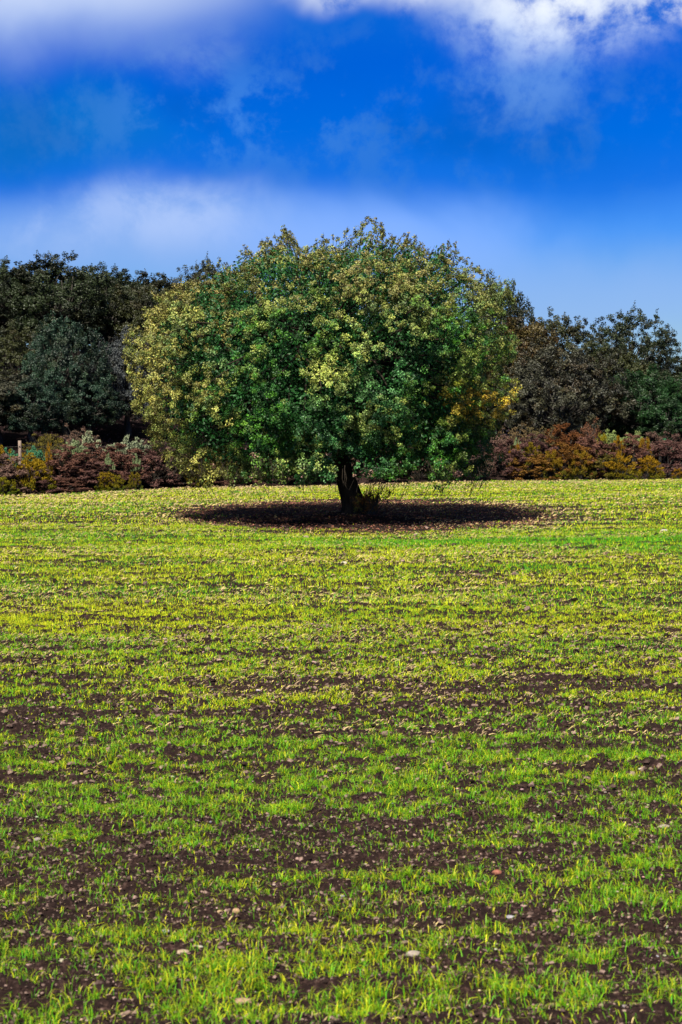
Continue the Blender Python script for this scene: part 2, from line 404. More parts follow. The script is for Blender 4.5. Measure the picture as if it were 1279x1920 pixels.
def ray(px, py, D):
    """world point seen at photo pixel (px, py) at ground distance D"""
    dx = (px - CX) / F; dz = -(py - CY) / F
    c_, s_ = math.cos(PITCH), math.sin(PITCH)
    d = (dx, c_ + dz * s_, -s_ + dz * c_)
    k = D / d[1]
    return d[0] * k, D, CAMZ + d[2] * k
def on_ground(px, py):
    D = 7.0
    for _ in range(40):
        x, y, z = ray(px, py, D); g = float(gz(x, y)); D += (z - g) / max((py - HOR) / F, .01) * .6
    return ray(px, py, D)
STONES = [  # px, py, half width in metres, flatness, colour, label
    (371, 1779, .028, .6, (.62, .56, .48), 'rounded chalk white stone, brightest in the near soil'),
    (346, 1785, .034, .42, (.50, .38, .28), 'flat tan stone touching the left side of the chalk white stone'),
    (932, 1648, .025, .75, (.42, .16, .11), 'rust red stone chip lying on dark soil'),
    (1092, 1637, .030, .3, (.52, .46, .34), 'long flat cream stone up right of the rust red chip'),
    (1247, 1565, .034, .35, (.48, .40, .34), 'flat pale stone near the right edge of the field'),
    (443, 1717, .020, .8, (.52, .33, .2), 'small orange tan stone beyond the chalk white stone'),
    (412, 1712, .016, .8, (.6, .42, .24), 'tiny yellowish stone beside the orange tan stone'),
    (310, 1736, .020, .6, (.42, .39, .42), 'small grey stone up left of the chalk white stone'),
    (640, 1671, .018, .5, (.40, .38, .42), 'small bluish grey stone in the middle of the near soil'),
    (958, 1715, .024, .4, (.42, .40, .45), 'bluish grey flat stone below the rust red chip'),
    (276, 1893, .040, .4, (.46, .38, .34), 'broad greyish flat stone nearest the lower left of the photo'),
    (455, 1876, .040, .35, (.50, .32, .22), 'broad orange brown flat stone in the nearest soil'),
    (775, 1804, .032, .5, (.46, .38, .32), 'beige stone half sunk in the soil left of centre right tufts'),
    (120, 1802, .028, .35, (.50, .46, .34), 'pale straw coloured flat stone at the near left'),
    (835, 1862, .036, .45, (.36, .24, .20), 'pinkish brown stone in the nearest dark furrow'),
    (70, 1586, .022, .5, (.44, .36, .36), 'pinkish grey stone at the far left of the brown patch'),
    (1170, 1885, .030, .55, (.34, .29, .32), 'purplish grey stone in the nearest right furrow'),
    (645, 1058, .055, .7, (.62, .56, .46), 'white stone on the green band in front of the big oak'),
    (781, 999, .06, .5, (.6, .55, .45), 'white stone at the front rim of the bare ring under the oak'),
    (420, 1218, .05, .6, (.55, .48, .4), 'pale stone in the middle distance left of centre'),
    (1245, 997, .08, .6, (.6, .55, .48), 'pale stone far out at the right side of the field'),
]
for px, py, r, fl, c_, lab in STONES:
    x, y, z = on_ground(px, py)
    # subdivided lump
    v = IV.copy(); f = IF.tolist(); vs = v.tolist(); cache = {}
    def mid(a, b):
        k = (min(a, b), max(a, b))
        if k not in cache:
            q = (np.array(vs[a]) + np.array(vs[b])); q /= np.linalg.norm(q); vs.append(q.tolist()); cache[k] = len(vs) - 1
        return cache[k]
    nf = []
    for a, b, c3 in f:
        ab, bc, ca = mid(a, b), mid(b, c3), mid(c3, a); nf += [(a, ab, ca), (ab, b, bc), (ca, bc, c3), (ab, bc, ca)]
    P = np.array(vs); s0 = rng.integers(999)
    rad = .72 + .55 * fbm(P[:, 0] * 1.3 + 5, P[:, 1] * 1.3 + 5, P[:, 2] * 1.3 + 5, s0, 3)
    rad = rad + rng.uniform(-.07, .07, len(P)); P = P * rad[:, None] * np.array([r * 1.15, r * .85, r * fl])
    an = rng.uniform(-.4, .4); ca_, sa_ = math.cos(an), math.sin(an)
    P = np.stack([P[:, 0] * ca_ - P[:, 1] * sa_, P[:, 0] * sa_ + P[:, 1] * ca_, P[:, 2]], 1)
    st = mesh('stone', P, np.array(nf), M_STONE, col=np.array(c_)[None] * rng.uniform(.45, .7, (len(P), 1)))
    st.location = (x, y, float(gz(x, y)) + float(fine(np.array([x]), np.array([y]))[0]) + r * fl * .2)
    tag(st, lab, 'stone', 'loose stones on the field')

# ------------------------------------------------------------------ plants: shared builders
def rand_unit(n):
    return unit(rng.normal(size=(n, 3)))
def leaf_cloud(cen, out, rad, per, L, W, col, cvar=.25, out_w=.9, narrow=False, droop=0.0):
    """per leaves in a ball of radius rad at every centre; leaves roughly face outwards"""
    n = len(cen) * per
    c = np.repeat(cen, per, 0); o = np.repeat(out, per, 0); r = np.repeat(rad, per)
    p = c + rand_unit(n) * (r * rng.random(n) ** .45)[:, None] * np.array([1, 1, .85])
    if narrow:
        d = unit(o * out_w + rand_unit(n)); d[:, 2] -= droop; d = unit(d)
        nr = unit(np.cross(d, rand_unit(n)))
    else:
        nr = unit(o * out_w + rand_unit(n) + np.array([0, 0, .25]))
        d = unit(np.cross(nr, rand_unit(n)))
    s = np.cross(d, nr)
    Ls = L * rng.uniform(.65, 1.25, n)[:, None]; Ws = W * rng.uniform(.7, 1.2, n)[:, None]
    V = np.stack([p - d * Ls * .5, p + s * Ws * .5 - nr * Ws * .12, p + d * Ls * .5, p - s * Ws * .5 - nr * Ws * .12], 1).reshape(-1, 3)
    Fc = (np.arange(n) * 4)[:, None] + np.array([[0, 1, 2, 3]])
    cc = np.repeat(col, per, 0) * rng.uniform(1 - cvar, 1 + cvar, (n, 1)) * (1 + rng.normal(0, .06, (n, 3)))
    return V, Fc, np.repeat(np.clip(cc, .002, .9), 4, 0)
def tube(pts, radii, seg=8, rough=0.0):
    pts = np.array(pts, float); k = len(pts); V = []
    for i in range(k):
        t = unit((pts[min(i + 1, k - 1)] - pts[max(i - 1, 0)])[None])[0]
        a = np.cross(t, [0.3, 1, .1]); a /= np.linalg.norm(a); b = np.cross(t, a)
        for j in range(seg):
            th = 2 * math.pi * j / seg
            rr = radii[i] * (1 + rough * (vn(math.cos(th) * 2 + 9, math.sin(th) * 2 + 9, i * .35, 8) - .5))
            V.append(pts[i] + (a * math.cos(th) + b * math.sin(th)) * rr)
    Fc = []
    for i in range(k - 1):
        for j in range(seg):
            Fc.append((i * seg + j, i * seg + (j + 1) % seg, (i + 1) * seg + (j + 1) % seg, (i + 1) * seg + j))
    V.append(pts[-1] + 0); tip = len(V) - 1
    for j in range(seg): Fc.append(((k - 1) * seg + j, (k - 1) * seg + (j + 1) % seg, tip, tip))
    return np.array(V), np.array([f if f[2] != f[3] else (f[0], f[1], f[2], f[2]) for f in Fc])
def jointubes(tl):
    o = 0; Vs, Fs = [], []
    for V, Fc in tl:
        tri = Fc[:, 2] == Fc[:, 3]
        a = Fc[~tri]; t = Fc[tri][:, :3]
        Fs.append(np.concatenate([a[:, [0, 1, 2]], a[:, [0, 2, 3]], t]) + o); Vs.append(V); o += len(V)
    return np.concatenate(Vs), np.concatenate(Fs)
def branch(p0, p1, r0, r1, seg=6, k=6, wob=.12, sag=0.0):
    p0, p1 = np.array(p0, float), np.array(p1, float); L = np.linalg.norm(p1 - p0)
    t = np.linspace(0, 1, k)[:, None]; w = rng.normal(0, wob * L, (1, 3)); w2 = rng.normal(0, wob * L * .5, (1, 3))
    pts = p0 + (p1 - p0) * t + w * np.sin(t * math.pi) * .6 + w2 * np.sin(t * 2 * math.pi) * .5
    pts[:, 2] += sag * L * np.sin(t[:, 0] * math.pi)
    return tube(pts, r0 + (r1 - r0) * t[:, 0], seg)
def fib(n):
    i = np.arange(n) + .5; return i / n, (i * 2.399963) % (2 * math.pi)

# ------------------------------------------------------------------ the big holm oak
oak = empty('oak_tree', (TX, TY, float(gz(TX, TY))), label='huge round topped holm oak standing alone in the field on a dark leaning trunk', cat='tree')
oz = float(gz(TX, TY))
PZ = np.array([.95, 1.3, 1.8, 2.4, 3.1, 3.9, 4.7, 5.3, 5.85, 6.25, 6.55, 6.8, 6.95])
PR = np.array([3.5, 4.05, 4.4, 4.65, 4.9, 4.97, 4.84, 4.56, 4.2, 3.8, 3.3, 2.6, 1.5])
def ccx(z): return -.90 + np.interp(z, [0, 1.3, 2.4, 3, 4.5, 5.8, 6.9], [.42, .36, .10, 0.02, .0, .24, .70])        # crown axis relative to the trunk foot
_z = np.linspace(4.61, 6.95, 60); _R = np.interp(_z, PZ, PR)
_xs = np.concatenate([ccx(_z) - _R, (ccx(_z) + _R)[::-1]]); _zs = np.concatenate([_z, _z[::-1]])
SKX = (np.array([330, 400, 430, 470, 500, 545, 568, 600, 640, 690, 730, 772, 795, 822, 860, 900, 925]) - CX) / 73.0 - TX
SKZ = CAMZ + (HOR - np.array([545, 492, 490, 470, 449, 443, 478, 455, 450, 420, 440, 438, 466, 443, 475, 497, 545])) / 73.0 - .27 - oz
def skyline(P):
    # uneven lobes of the crown's top: bumps and saddles
    x, z = P[:, 0], P[:, 2]; zp = np.interp(x, _xs, _zs)
    k = np.clip((np.interp(x, SKX, SKZ) - 4.6) / np.maximum(zp - 4.6, .3), .7, 1.45)
    k = 1 + np.clip((k - 1) * .75, -.16, .13) * (1 - sstep(np.abs(P[:, 1]), 2.2, 4.5)) * sstep(zp, 4.9, 5.8)
    Q = P.copy(); Q[:, 2] = np.where(z > 4.6, 4.6 + (z - 4.6) * k, z); return Q
cl_c, cl_o, cl_r, cl_col = [], [], [], []
limb_targets = []
NB = 250
u, ph = fib(NB)
dz_ = np.diff(PZ); seg_a = (PR[1:] + PR[:-1]) * np.hypot(dz_, np.diff(PR)); cum = np.concatenate([[0], np.cumsum(seg_a)]); cum /= cum[-1]
zb = np.interp(u, cum, PZ)
for i in range(NB):
    z = zb[i] + rng.normal(0, .12); R = float(np.interp(z, PZ, PR)); a = ph[i] + rng.normal(0, .08)
    slope = (np.interp(z + .2, PZ, PR) - np.interp(z - .2, PZ, PR)) / .4
    o = np.array([math.cos(a), math.sin(a), float(np.clip(-slope * .9, -.6, 3))]); o /= np.linalg.norm(o)
    z = z + .30 * (fbm(math.cos(a) * R * .45 + 7, math.sin(a) * R * .45 + 7, 0, 25, 2) - .5) * 2 * (z > 5)
    lump = 1 + .15 * (fbm(math.cos(a) * 1.6 + 4, math.sin(a) * 1.6 + 4, z * .6, 15, 2) - .5) * 2
    rb = rng.uniform(.42, .85) * (1 if z < 6.3 else .8); R = R * rng.choice([.87, 1.0, 1.03], p=[.35, .35, .3])
    c0 = np.array([float(ccx(z)) + math.cos(a) * R * lump, math.sin(a) * R * lump, z]) - o * rb * .95
    c0[2] = max(c0[2], 1.3 + rng.uniform(0, .35))
    limb_targets.append((c0, rb))
    nc = int(66 * (rb / .7) ** 2)
    q = rand_unit(nc * 3); q = q[(q @ o) > -.15][:nc]
    cc = c0 + q * rb * rng.uniform(.82, 1.08, (len(q), 1)) * np.array([1, 1, .9])
    cl_c.append(cc); cl_o.append(unit(q + o * .5)); cl_r.append(rng.uniform(.07, .135, len(q)))
cen = np.concatenate(cl_c); out = np.concatenate(cl_o); rad = np.concatenate(cl_r)
kp = ~((np.abs(cen[:, 0] + .12) < .42) & (cen[:, 2] < 1.62) & (cen[:, 1] < .6)) & (fbm(cen[:, 0] * 1.5 + 60, cen[:, 1] * 1.5 + 60, cen[:, 2] * 1.9 + 5, 33, 2) > .385) & (fbm(cen[:, 0] * 2.7 + 60, cen[:, 1] * 2.7 + 60, cen[:, 2] * 3.0 + 5, 35, 2) > .37); cen, out, rad = cen[kp], out[kp], rad[kp]
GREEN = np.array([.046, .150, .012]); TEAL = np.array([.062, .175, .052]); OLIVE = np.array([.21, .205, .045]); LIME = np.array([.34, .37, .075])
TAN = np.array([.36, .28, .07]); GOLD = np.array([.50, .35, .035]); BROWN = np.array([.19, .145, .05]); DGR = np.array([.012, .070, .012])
def notch(p):
    return ~((np.abs(p[:, 0] + .12) < .42) & (p[:, 2] < 1.62 + .0 * p[:, 1]) & (p[:, 1] < .6))
def oak_tint(p):
    x, y, z = p[:, 0] - (-.85), p[:, 1], p[:, 2]; n = len(p)
    f = fbm(x * .9 + 20, y * .9 + 20, z * .9, 51, 3); f2 = fbm(x * 2.4 + 20, y * 2.4, z * 2.4, 57, 2); rnd = rng.random(n)
    col = GREEN + (TEAL - GREEN) * sstep(fbm(x * .7 + 9, y * .7, z * .7, 63, 2), .45, .62)[:, None]
    col = col + (DGR - col) * (rnd < .48)[:, None] * .9
    w = (.35 + .65 * rng.random(n)) * sstep(f + (f2 - .5) * .7 + .10 * sstep(-x, 1.5, 4.8) - .05 * (z < 2.6), .50, .62)       # young growth bearing lighter leaf, with bright highlights painted into its colour
    w = w * (.62 + .25 * (x < -2) + .4 * np.exp(-((x - .1) / 1.2) ** 2 - ((z - 3.9) / .9) ** 2))
    col = col + (LIME - col) * w[:, None]
    w = sstep(-x + (f - .5) * 5 + np.abs(z - 4) * .15, 1.7, 3.9)                                    # olive and tan on the left flank
    col = col + ((OLIVE * .5 + TAN * .5) - col) * (w * .85 * (.5 + .5 * rng.random(n)))[:, None]
    w = sstep(z + (f - .5) * 3, 4.5, 6.2)                                                          # brownish catkin top
    mx = np.where((rng.random(n) < .5)[:, None], BROWN, OLIVE * .8)
    col = col + (mx - col) * (w * .7)[:, None]
    w = sstep(x + (f2 - .5) * 2.2, 3.6, 4.5) * .7
    col = col + (OLIVE * .8 - col) * (w * rng.random(n))[:, None]
    g = np.exp(-((x - 4.0) / 1.0) ** 2 - ((z - 2.85) / .40) ** 2) * (y < .8)                        # golden spray low on the right
    col = col + (GOLD - col) * (np.clip(g * 1.6, 0, 1) * (rng.random(n) < .6))[:, None]
    g = np.exp(-((x - .15) / .6) ** 2 - ((z - 3.5) / .45) ** 2) * (y < -2)
    col = col + (LIME * 1.15 - col) * (np.clip(g * 1.3, 0, 1) * .8)[:, None]
    dead = (rng.random(n) < .03) & (z < 1.9)
    col[dead] = np.array([.33, .19, .14])
    return col * rng.uniform(.5, 1.6, (n, 1))
tp_ = (cen[:, 2] > 5.7) & (rng.random(len(cen)) < .35); cen, out, rad = cen[~tp_], out[~tp_], rad[~tp_]
P1 = leaf_cloud(cen, out, rad, 44, .052, .035, oak_tint(cen), .45); P1 = (skyline(P1[0]), P1[1], P1[2])
# inner, thinner foliage, coloured dark so the gaps in the crown look shaded
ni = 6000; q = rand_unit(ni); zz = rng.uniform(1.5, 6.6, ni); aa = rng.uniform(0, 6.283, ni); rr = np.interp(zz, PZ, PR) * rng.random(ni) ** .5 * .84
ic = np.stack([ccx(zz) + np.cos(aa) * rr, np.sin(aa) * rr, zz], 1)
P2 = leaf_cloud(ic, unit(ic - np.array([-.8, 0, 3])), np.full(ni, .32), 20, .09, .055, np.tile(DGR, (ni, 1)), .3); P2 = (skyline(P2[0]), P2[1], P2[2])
# loose sprays standing up from the top and out of the rim
sp_c, sp_o, sp_r, tw = [], [], [], []
for i in range(430):
    u_ = rng.random()
    z = np.interp(u_, [0, .25, 1], [4.6, 5.7, 6.9]); a = rng.uniform(0, 6.283); R = float(np.interp(z, PZ, PR)) * rng.uniform(0.4 if z > 6.1 else .97, 1.0)
    zt = z if z < 6.0 else float(np.interp(R, PR[::-1], PZ[::-1])) if R > 1.0 else 6.9
    zt += .4 * (fbm(math.cos(a) * R * .45 + 7, math.sin(a) * R * .45 + 7, 0, 25, 2) - .5) * 2
    b = np.array([float(ccx(zt)) + math.cos(a) * R, math.sin(a) * R, zt]); o = unit(np.array([[math.cos(a) * .5, math.sin(a) * .5, 1.0]]) + rng.normal(0, .22, (1, 3)))[0]
    L = .10 + .30 * rng.random() ** 2 * (1.0 if z > 5.5 else .7)
    for k in range(int(L / .055)):
        sp_c.append(b + o * (k * .055 + .02) + rng.normal(0, .02, 3)); sp_o.append(o); sp_r.append(.05)
    tw.append(branch(b - o * .4, b + o * L, .008, .003, 4, 3, .03))
sp_c = np.array(sp_c); P3 = leaf_cloud(sp_c, np.array(sp_o), np.array(sp_r), 9, .06, .034, oak_tint(sp_c) * .8, .3, .3); P3 = (skyline(P3[0]), P3[1], P3[2])
# ragged fringe hanging along the lower rim
fr_n = 700; a = rng.uniform(0, 6.283, fr_n); R = rng.uniform(2.2, 4.35, fr_n); zz = np.interp(R, [2.2, 3.6, 4.35], [1.35, 1.05, 1.45]) + rng.normal(0, .09, fr_n)
fc = np.stack([-.85 + .35 + np.cos(a) * R, np.sin(a) * R, zz], 1); kp = notch(fc) & (fbm(a * 3 + 5, R * 1.2, 0, 19, 2) > .42); fc, a = fc[kp], a[kp]; fr_n = len(fc)
P4 = leaf_cloud(fc, unit(np.stack([np.cos(a), np.sin(a), -.2 + 0 * a], 1)), rng.uniform(.1, .2, fr_n), 34, .068, .042, oak_tint(fc), .3)
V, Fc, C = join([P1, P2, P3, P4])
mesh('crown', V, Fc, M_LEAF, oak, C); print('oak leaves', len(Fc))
# trunk
tp = [(.02, 0, -.15), (.0, 0, .02), (-.04, 0, .25), (-.13, 0, .55), (-.25, .02, .95), (-.38, .02, 1.35), (-.48, .05, 1.75), (-.55, .05, 2.2)]
tl = [tube(tp, [.38, .34, .285, .255, .235, .22, .25, .2], 16, .5)]
for a_, r_ in ((.4, .16), (1.7, .14), (2.9, .17), (4.1, .15), (5.2, .16)):      # root flare
    tl.append(branch((math.cos(a_) * .12, math.sin(a_) * .12, .42), (math.cos(a_) * .52, math.sin(a_) * .52, -.12), r_ * .8, .05, 8, 5, .03, -.12))
fork = np.array([-.45, .05, 1.85]); mains = []
for k in range(9):
    a_ = k * 2.4 + .3; e_ = np.array([-.8 + math.cos(a_) * rng.uniform(1.6, 2.3), math.sin(a_) * rng.uniform(1.6, 2.3), rng.uniform(2.6, 4.8)])
    mains.append(e_); tl.append(branch(fork, e_, rng.uniform(.13, .19), .07, 8, 7, .08, .06))
mains.append(np.array([-.2, 0, 5.4])); tl.append(branch(fork, mains[-1], .2, .08, 8, 7, .06))
for c0, rb in limb_targets:
    m_ = min(mains, key=lambda q_: np.linalg.norm(q_ - c0)); tl.append(branch(m_, c0, .055, .014, 5, 5, .07))
V, Fc = jointubes(tl); mesh('trunk', skyline(V), Fc, M_BARK, oak, smooth_=True)
# bare twigs: under the rim and between the top sprays
for i in range(230):
    a_ = rng.uniform(0, 6.283); R_ = rng.uniform(2.6, 4.5)
    b = np.array([-.78 + math.cos(a_) * R_, math.sin(a_) * R_, rng.uniform(1.2, 1.5)])
    e_ = b + np.array([math.cos(a_) * rng.uniform(-.15, .35), math.sin(a_) * .2, -rng.uniform(.15, .42)])
    tw.append(branch(b, e_, .009, .003, 4, 4, .08))
    for _ in range(3):
        m_ = b + (e_ - b) * rng.uniform(.4, .8); tw.append(branch(m_, m_ + np.array([rng.normal(0, .14), rng.normal(0, .1), -rng.uniform(.03, .2)]), .005, .002, 3, 3, .08))
V, Fc = jointubes(tw); mesh('twigs', skyline(V), Fc, M_BARK, oak)
# suckers growing by the foot
sk = empty('sucker_shoots', (TX + .33, TY - .25, oz), label='tangle of brown dry sucker shoots sprouting at the foot of the big oak', cat='shrub')
tl = []; sc_c = []
for i in range(46):
    tall = i < 16
    b = np.array([rng.normal(.05, .16), rng.normal(0, .14), 0]); h_ = rng.uniform(.75, 1.15) if tall else rng.uniform(.25, .6)
    e_ = b + np.array([rng.normal(.28 if tall else 0, .2), rng.normal(0, .12), h_])
    tl.append(branch(b, e_, .011, .004, 4, 5, .05))
    if tall:
        for _ in range(2):
            m_ = b + (e_ - b) * rng.uniform(.45, .8); tl.append(branch(m_, m_ + np.array([rng.normal(0, .12), 0, rng.uniform(.15, .35)]), .005, .002, 3, 3, .05))
    else:
        for t_ in (.35, .6, .85, 1): sc_c.append(b + (e_ - b) * t_)
V, Fc = jointubes(tl); mesh('stems', V, Fc, M_BARK2, sk)
sc_c = np.array(sc_c); cc = np.where(rng.random((len(sc_c), 1)) < .25, np.array([[.25, .2, .03]]), np.array([[.20, .09, .03]]))
V, Fc, C = leaf_cloud(sc_c, np.tile([[0, -.3, 1.]], (len(sc_c), 1)), np.full(len(sc_c), .09), 16, .07, .02, cc, .3, .7, True)
mesh('dead_leaves', V, Fc, M_SHRUB, sk, C)

# ------------------------------------------------------------------ woodland trees behind
def wood_tree(seed_, rx, h, base_z, nb, shape='round'):
    """returns leaf and trunk arrays of one tree, foot at the origin"""
    cs, os_, rs = [], [], []; tl = []
    u, ph = fib(nb); hh = h - base_z; c0 = np.array([0, 0, base_z + hh * .42])
    lean = rng.normal(0, .25, 2)
    for i in range(nb):
        v = 1 - 2 * u[i]; v = max(v, -.75); s = math.sqrt(1 - v * v); a = ph[i] + rng.normal(0, .15)
        o = np.array([math.cos(a) * s, math.sin(a) * s, v]); k = rng.uniform(.68, 1.0)
        ez = hh * (.58 if v > 0 else .42)
        b = c0 + o * np.array([rx, rx, ez]) * k; rb = rx * rng.uniform(.24, .38)
        b = b - o * rb * .8
        nc = 13; q = rand_unit(nc * 3); q = q[(q @ o) > -.2][:nc]
        cs.append(b + q * rb * rng.uniform(.8, 1.1, (len(q), 1))); os_.append(unit(q + o * .5)); rs.append(rng.uniform(.16, .30, len(q)))
        tl.append(branch(c0 + np.array([0, 0, -hh * .2]) + rng.normal(0, .2, 3), b, .07, .015, 4, 4, .08))
    cen, out, rad = np.concatenate(cs), np.concatenate(os_), np.concatenate(rs)
    kp = fbm(cen[:, 0] * 1.1 + 30, cen[:, 1] * 1.1 + 70, cen[:, 2] * 1.5, seed_ + 3, 2) > .40; cen, out, rad = cen[kp], out[kp], rad[kp]
    f = fbm(cen[:, 0] * .7 + 30, cen[:, 1] * .7 + 30, cen[:, 2] * .7, seed_, 3)
    col = np.ones((len(cen), 3)) * (.4 + 1.4 * sstep(f, .40, .62))[:, None] * rng.uniform(.7, 1.35, (len(cen), 1))
    warm = (rng.random(len(cen)) < .3)[:, None]; col = np.where(warm, col * np.array([1.35, 1.0, .7]), col)
    # upright sprays breaking the outline
    m = len(cen) // 11; idx = rng.choice(np.where(out[:, 2] > .2)[0], m); sp = []
    for i in idx:
        for k in range(rng.integers(1, 5)): sp.append(cen[i] + out[i] * .1 + np.array([rng.normal(0, .04), rng.normal(0, .04), .12 + k * .09]))
    sp = np.array(sp)
    A = leaf_cloud(cen, out, rad, 62, .115, .075, col, .3)
    B = leaf_cloud(sp, np.tile([[0, 0, 1.]], (len(sp), 1)), np.full(len(sp), .07), 5, .10, .06, np.ones((len(sp), 3)), .3)
    r0 = .10 + h * .018
    tl.append(tube([(0, 0, -.5), (.02, 0, 0), (lean[0] * .3, .05, base_z * .5), (lean[0] * .6, lean[1] * .5, base_z * 1.1), (0, 0, c0[2])], [r0 * 1.5, r0 * 1.2, r0, r0 * .9, r0 * .5], 9, .3))
    return join([A, B]), jointubes(tl)
VARS = []
for s_, (rx, h, bz, nb) in enumerate([(3.6, 8.4, 1.9, 95), (2.9, 7.8, 2.0, 80), (3.2, 6.2, .7, 85), (2.3, 5.6, 1.2, 60), (3.9, 9.0, 2.4, 100)]):
    (LV, LF, LC), (TV, TF) = wood_tree(100 + s_ * 7, rx, h, bz, nb)
    VARS.append((rx, h, LV, LF, LC, TV, TF, [None, None]))
DK = (.036, .055, .018); OL = (.052, .060, .016); BLU = (.034, .078, .046); GRY = (.072, .072, .045); GRN = (.025, .085, .020); AUT = (.115, .085, .022); BLG = (.062, .072, .078)
TREES = [  # variant, px, top py, distance, width scale, colour, label
    (0, -12, 470, 84, .9, DK, 'tall dark olive oak cut by the left edge of the photo, tallest there'),
    (1, 100, 464, 83, .95, DK, 'tall dark oak whose pointed tip is highest in the left wood'),
    (0, 196, 484, 86, .8, DK, 'dark oak with a broad flat top right of the pointed tip'),
    (1, 292, 502, 84, .8, OL, 'olive dark oak rising just left of the big lone oak'),
    (4, 385, 482, 88, .62, OL, 'thin topped oak whose spiky twigs show over the left shoulder of the big oak'),
    (2, 122, 584, 70.5, .60, BLU, 'bluish green bushy oak in front of the tall left trees'),
    (2, 238, 612, 73, .60, BLG, 'small grey blue oak between the bluish oak and the big lone oak'),
    (3, 62, 705, 66.5, .60, BLU, 'little bluish oak low down above the fence post'),
    (3, -4, 690, 67, .8, GRY, 'small grey leaved oak at the left edge of the wood'),
    (2, 40, 600, 74, .72, OL, 'mid height olive oak behind the little bluish oak'),
    (3, 168, 700, 70, .62, BLU, 'low bluish green oak branching close over the sage bushes'),
    (1, 316, 640, 80, .75, DK, 'shaded dark oak half hidden by the left flank of the big oak'),
    (2, 938, 506, 88, .70, DK, 'dark oak with a rounded tip poking out right of the big oak crown'),
    (0, 1045, 572, 92, .78, OL, 'dark oak with twin bumps on the skyline behind the grey domed oak'),
    (4, 1180, 574, 92, .80, DK, 'widest dark oak on the right skyline with sky showing through its top'),
    (2, 1052, 634, 80, 1.0, GRY, 'grey brown dome shaped oak standing in front of the right wood'),
    (3, 985, 585, 84, .9, AUT, 'small rusty olive oak tucked against the right flank of the big oak'),
    (2, 1205, 680, 82, .8, GRN, 'deep green bushy oak right of the grey domed oak'),
    (3, 1152, 640, 86, .9, OL, 'small olive oak between the grey domed oak and the deep green oak'),
    (1, 1282, 668, 84, .7, DK, 'shaded narrow oak cut by the right edge of the photo'),
    (3, 1262, 745, 79, .7, GRN, 'low green oak at the right edge above the brambles'),
    (0, 520, 590, 90, .8, DK, 'dark oak standing behind the left half of the big oak crown'),
    (1, 640, 600, 92, .9, DK, 'dark oak standing straight behind the big oak'),
    (0, 790, 590, 92, .8, DK, 'dark oak standing behind the right half of the big oak crown'),
    (3, 450, 700, 82, .9, OL, 'small olive oak hidden low behind the big oak on the left'),
    (3, 870, 690, 84, .9, OL, 'small olive oak hidden low behind the big oak on the right'),
]
for n_, (vi, px, py, D, ws, c_, lab) in enumerate(TREES):
    x, y, ztop = ray(px, py, D); g = float(gz(x, y)); rx, h, LV, LF, LC, TV, TF, cache = VARS[vi]
    zs = (ztop - g) / (h + .15)
    t_ = empty('oak_tree', (x, y, g), label=lab, cat='tree', group='oaks of the wood behind the field')
    t_.rotation_euler.z = n_ * 1.9; t_.scale = (ws, ws, zs)
    if cache[0] is None:
        cache[0] = mesh('crown', LV, LF, M_LEAF, t_, LC); cache[1] = mesh('trunk', TV, TF, M_BARK2, t_, smooth_=True)
        cr_, tr_ = cache
    else:
        cr_, tr_ = cache[0].copy(), cache[1].copy()
        for q_ in (cr_, tr_): COL.objects.link(q_); q_.parent = t_
    k = rng.uniform(.9, 1.1); k *= .70; cr_.color = (c_[0] * k, c_[1] * k, c_[2] * k, 1)
# dense far wood closing the view
nw = 7500; wx = rng.uniform(-42, 46, nw); wy = rng.uniform(97, 104, nw) + np.abs(wx) * .05
topn = np.interp(wx, [-42, -22, -9, 0, 9, 20, 46], [4.2, 4.2, 4.2, 4.2, 4.2, 4.0, 4.2]) * (.72 + .5 * fbm(wx * .35 + 50, wy * .2, 0, 91, 3))
wz = gz(wx, wy) + topn * rng.random(nw) ** .7
gap = (np.abs(wx - 12.9) < .8) & (wz < gz(wx, wy) + 1.2)
wc = np.stack([wx, wy, wz], 1)[~gap]
for sgn, x0, x1, hh in ((-1, 19.5, 40, 8.0), (1, 20.5, 42, 6.0)):
    m = 3600; ax = sgn * rng.uniform(x0, x1, m); ay = edge(ax) + rng.uniform(7, 20, m)
    az_ = gz(ax, ay) + .4 + hh * (.6 + .6 * fbm(ax * .3 + 60, ay * .3, 0, 97, 2)) * rng.random(m) ** .7
    wc = np.concatenate([wc, np.stack([ax, ay, az_], 1)])
V, Fc, C = leaf_cloud(wc, np.tile([[0, -1., .4]], (len(wc), 1)), rng.uniform(.35, .6, len(wc)), 22, .26, .17, np.tile([[.022, .032, .014]], (len(wc), 1)) * rng.uniform(.6, 1.3, (len(wc), 1)), .3)
o_ = mesh('far_woodland', V, Fc, M_LEAF, col=C); tag(o_, 'dark dense wood filling in behind the separate oaks', 'wood', kind='stuff')
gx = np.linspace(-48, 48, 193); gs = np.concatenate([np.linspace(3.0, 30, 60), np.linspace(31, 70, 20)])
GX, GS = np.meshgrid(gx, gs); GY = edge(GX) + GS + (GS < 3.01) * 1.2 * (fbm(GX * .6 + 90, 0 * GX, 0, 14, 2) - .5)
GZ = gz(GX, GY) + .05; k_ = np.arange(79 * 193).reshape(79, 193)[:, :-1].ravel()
M_FLOOR_SHADE = tint_mat('humus_floor_shade', .95, .05, 0, False, .6, 6)  # dark sheet over the slope: leaf mould with canopy shade painted in
fl_ = mesh('woodland_floor_shade', np.stack([GX.ravel(), GY.ravel(), GZ.ravel()], 1), np.stack([k_, k_ + 1, k_ + 194, k_ + 193], 1), M_FLOOR_SHADE, col=np.tile([[.010, .006, .006]], (GX.size, 1)), smooth_=True); tag(fl_, kind='structure')
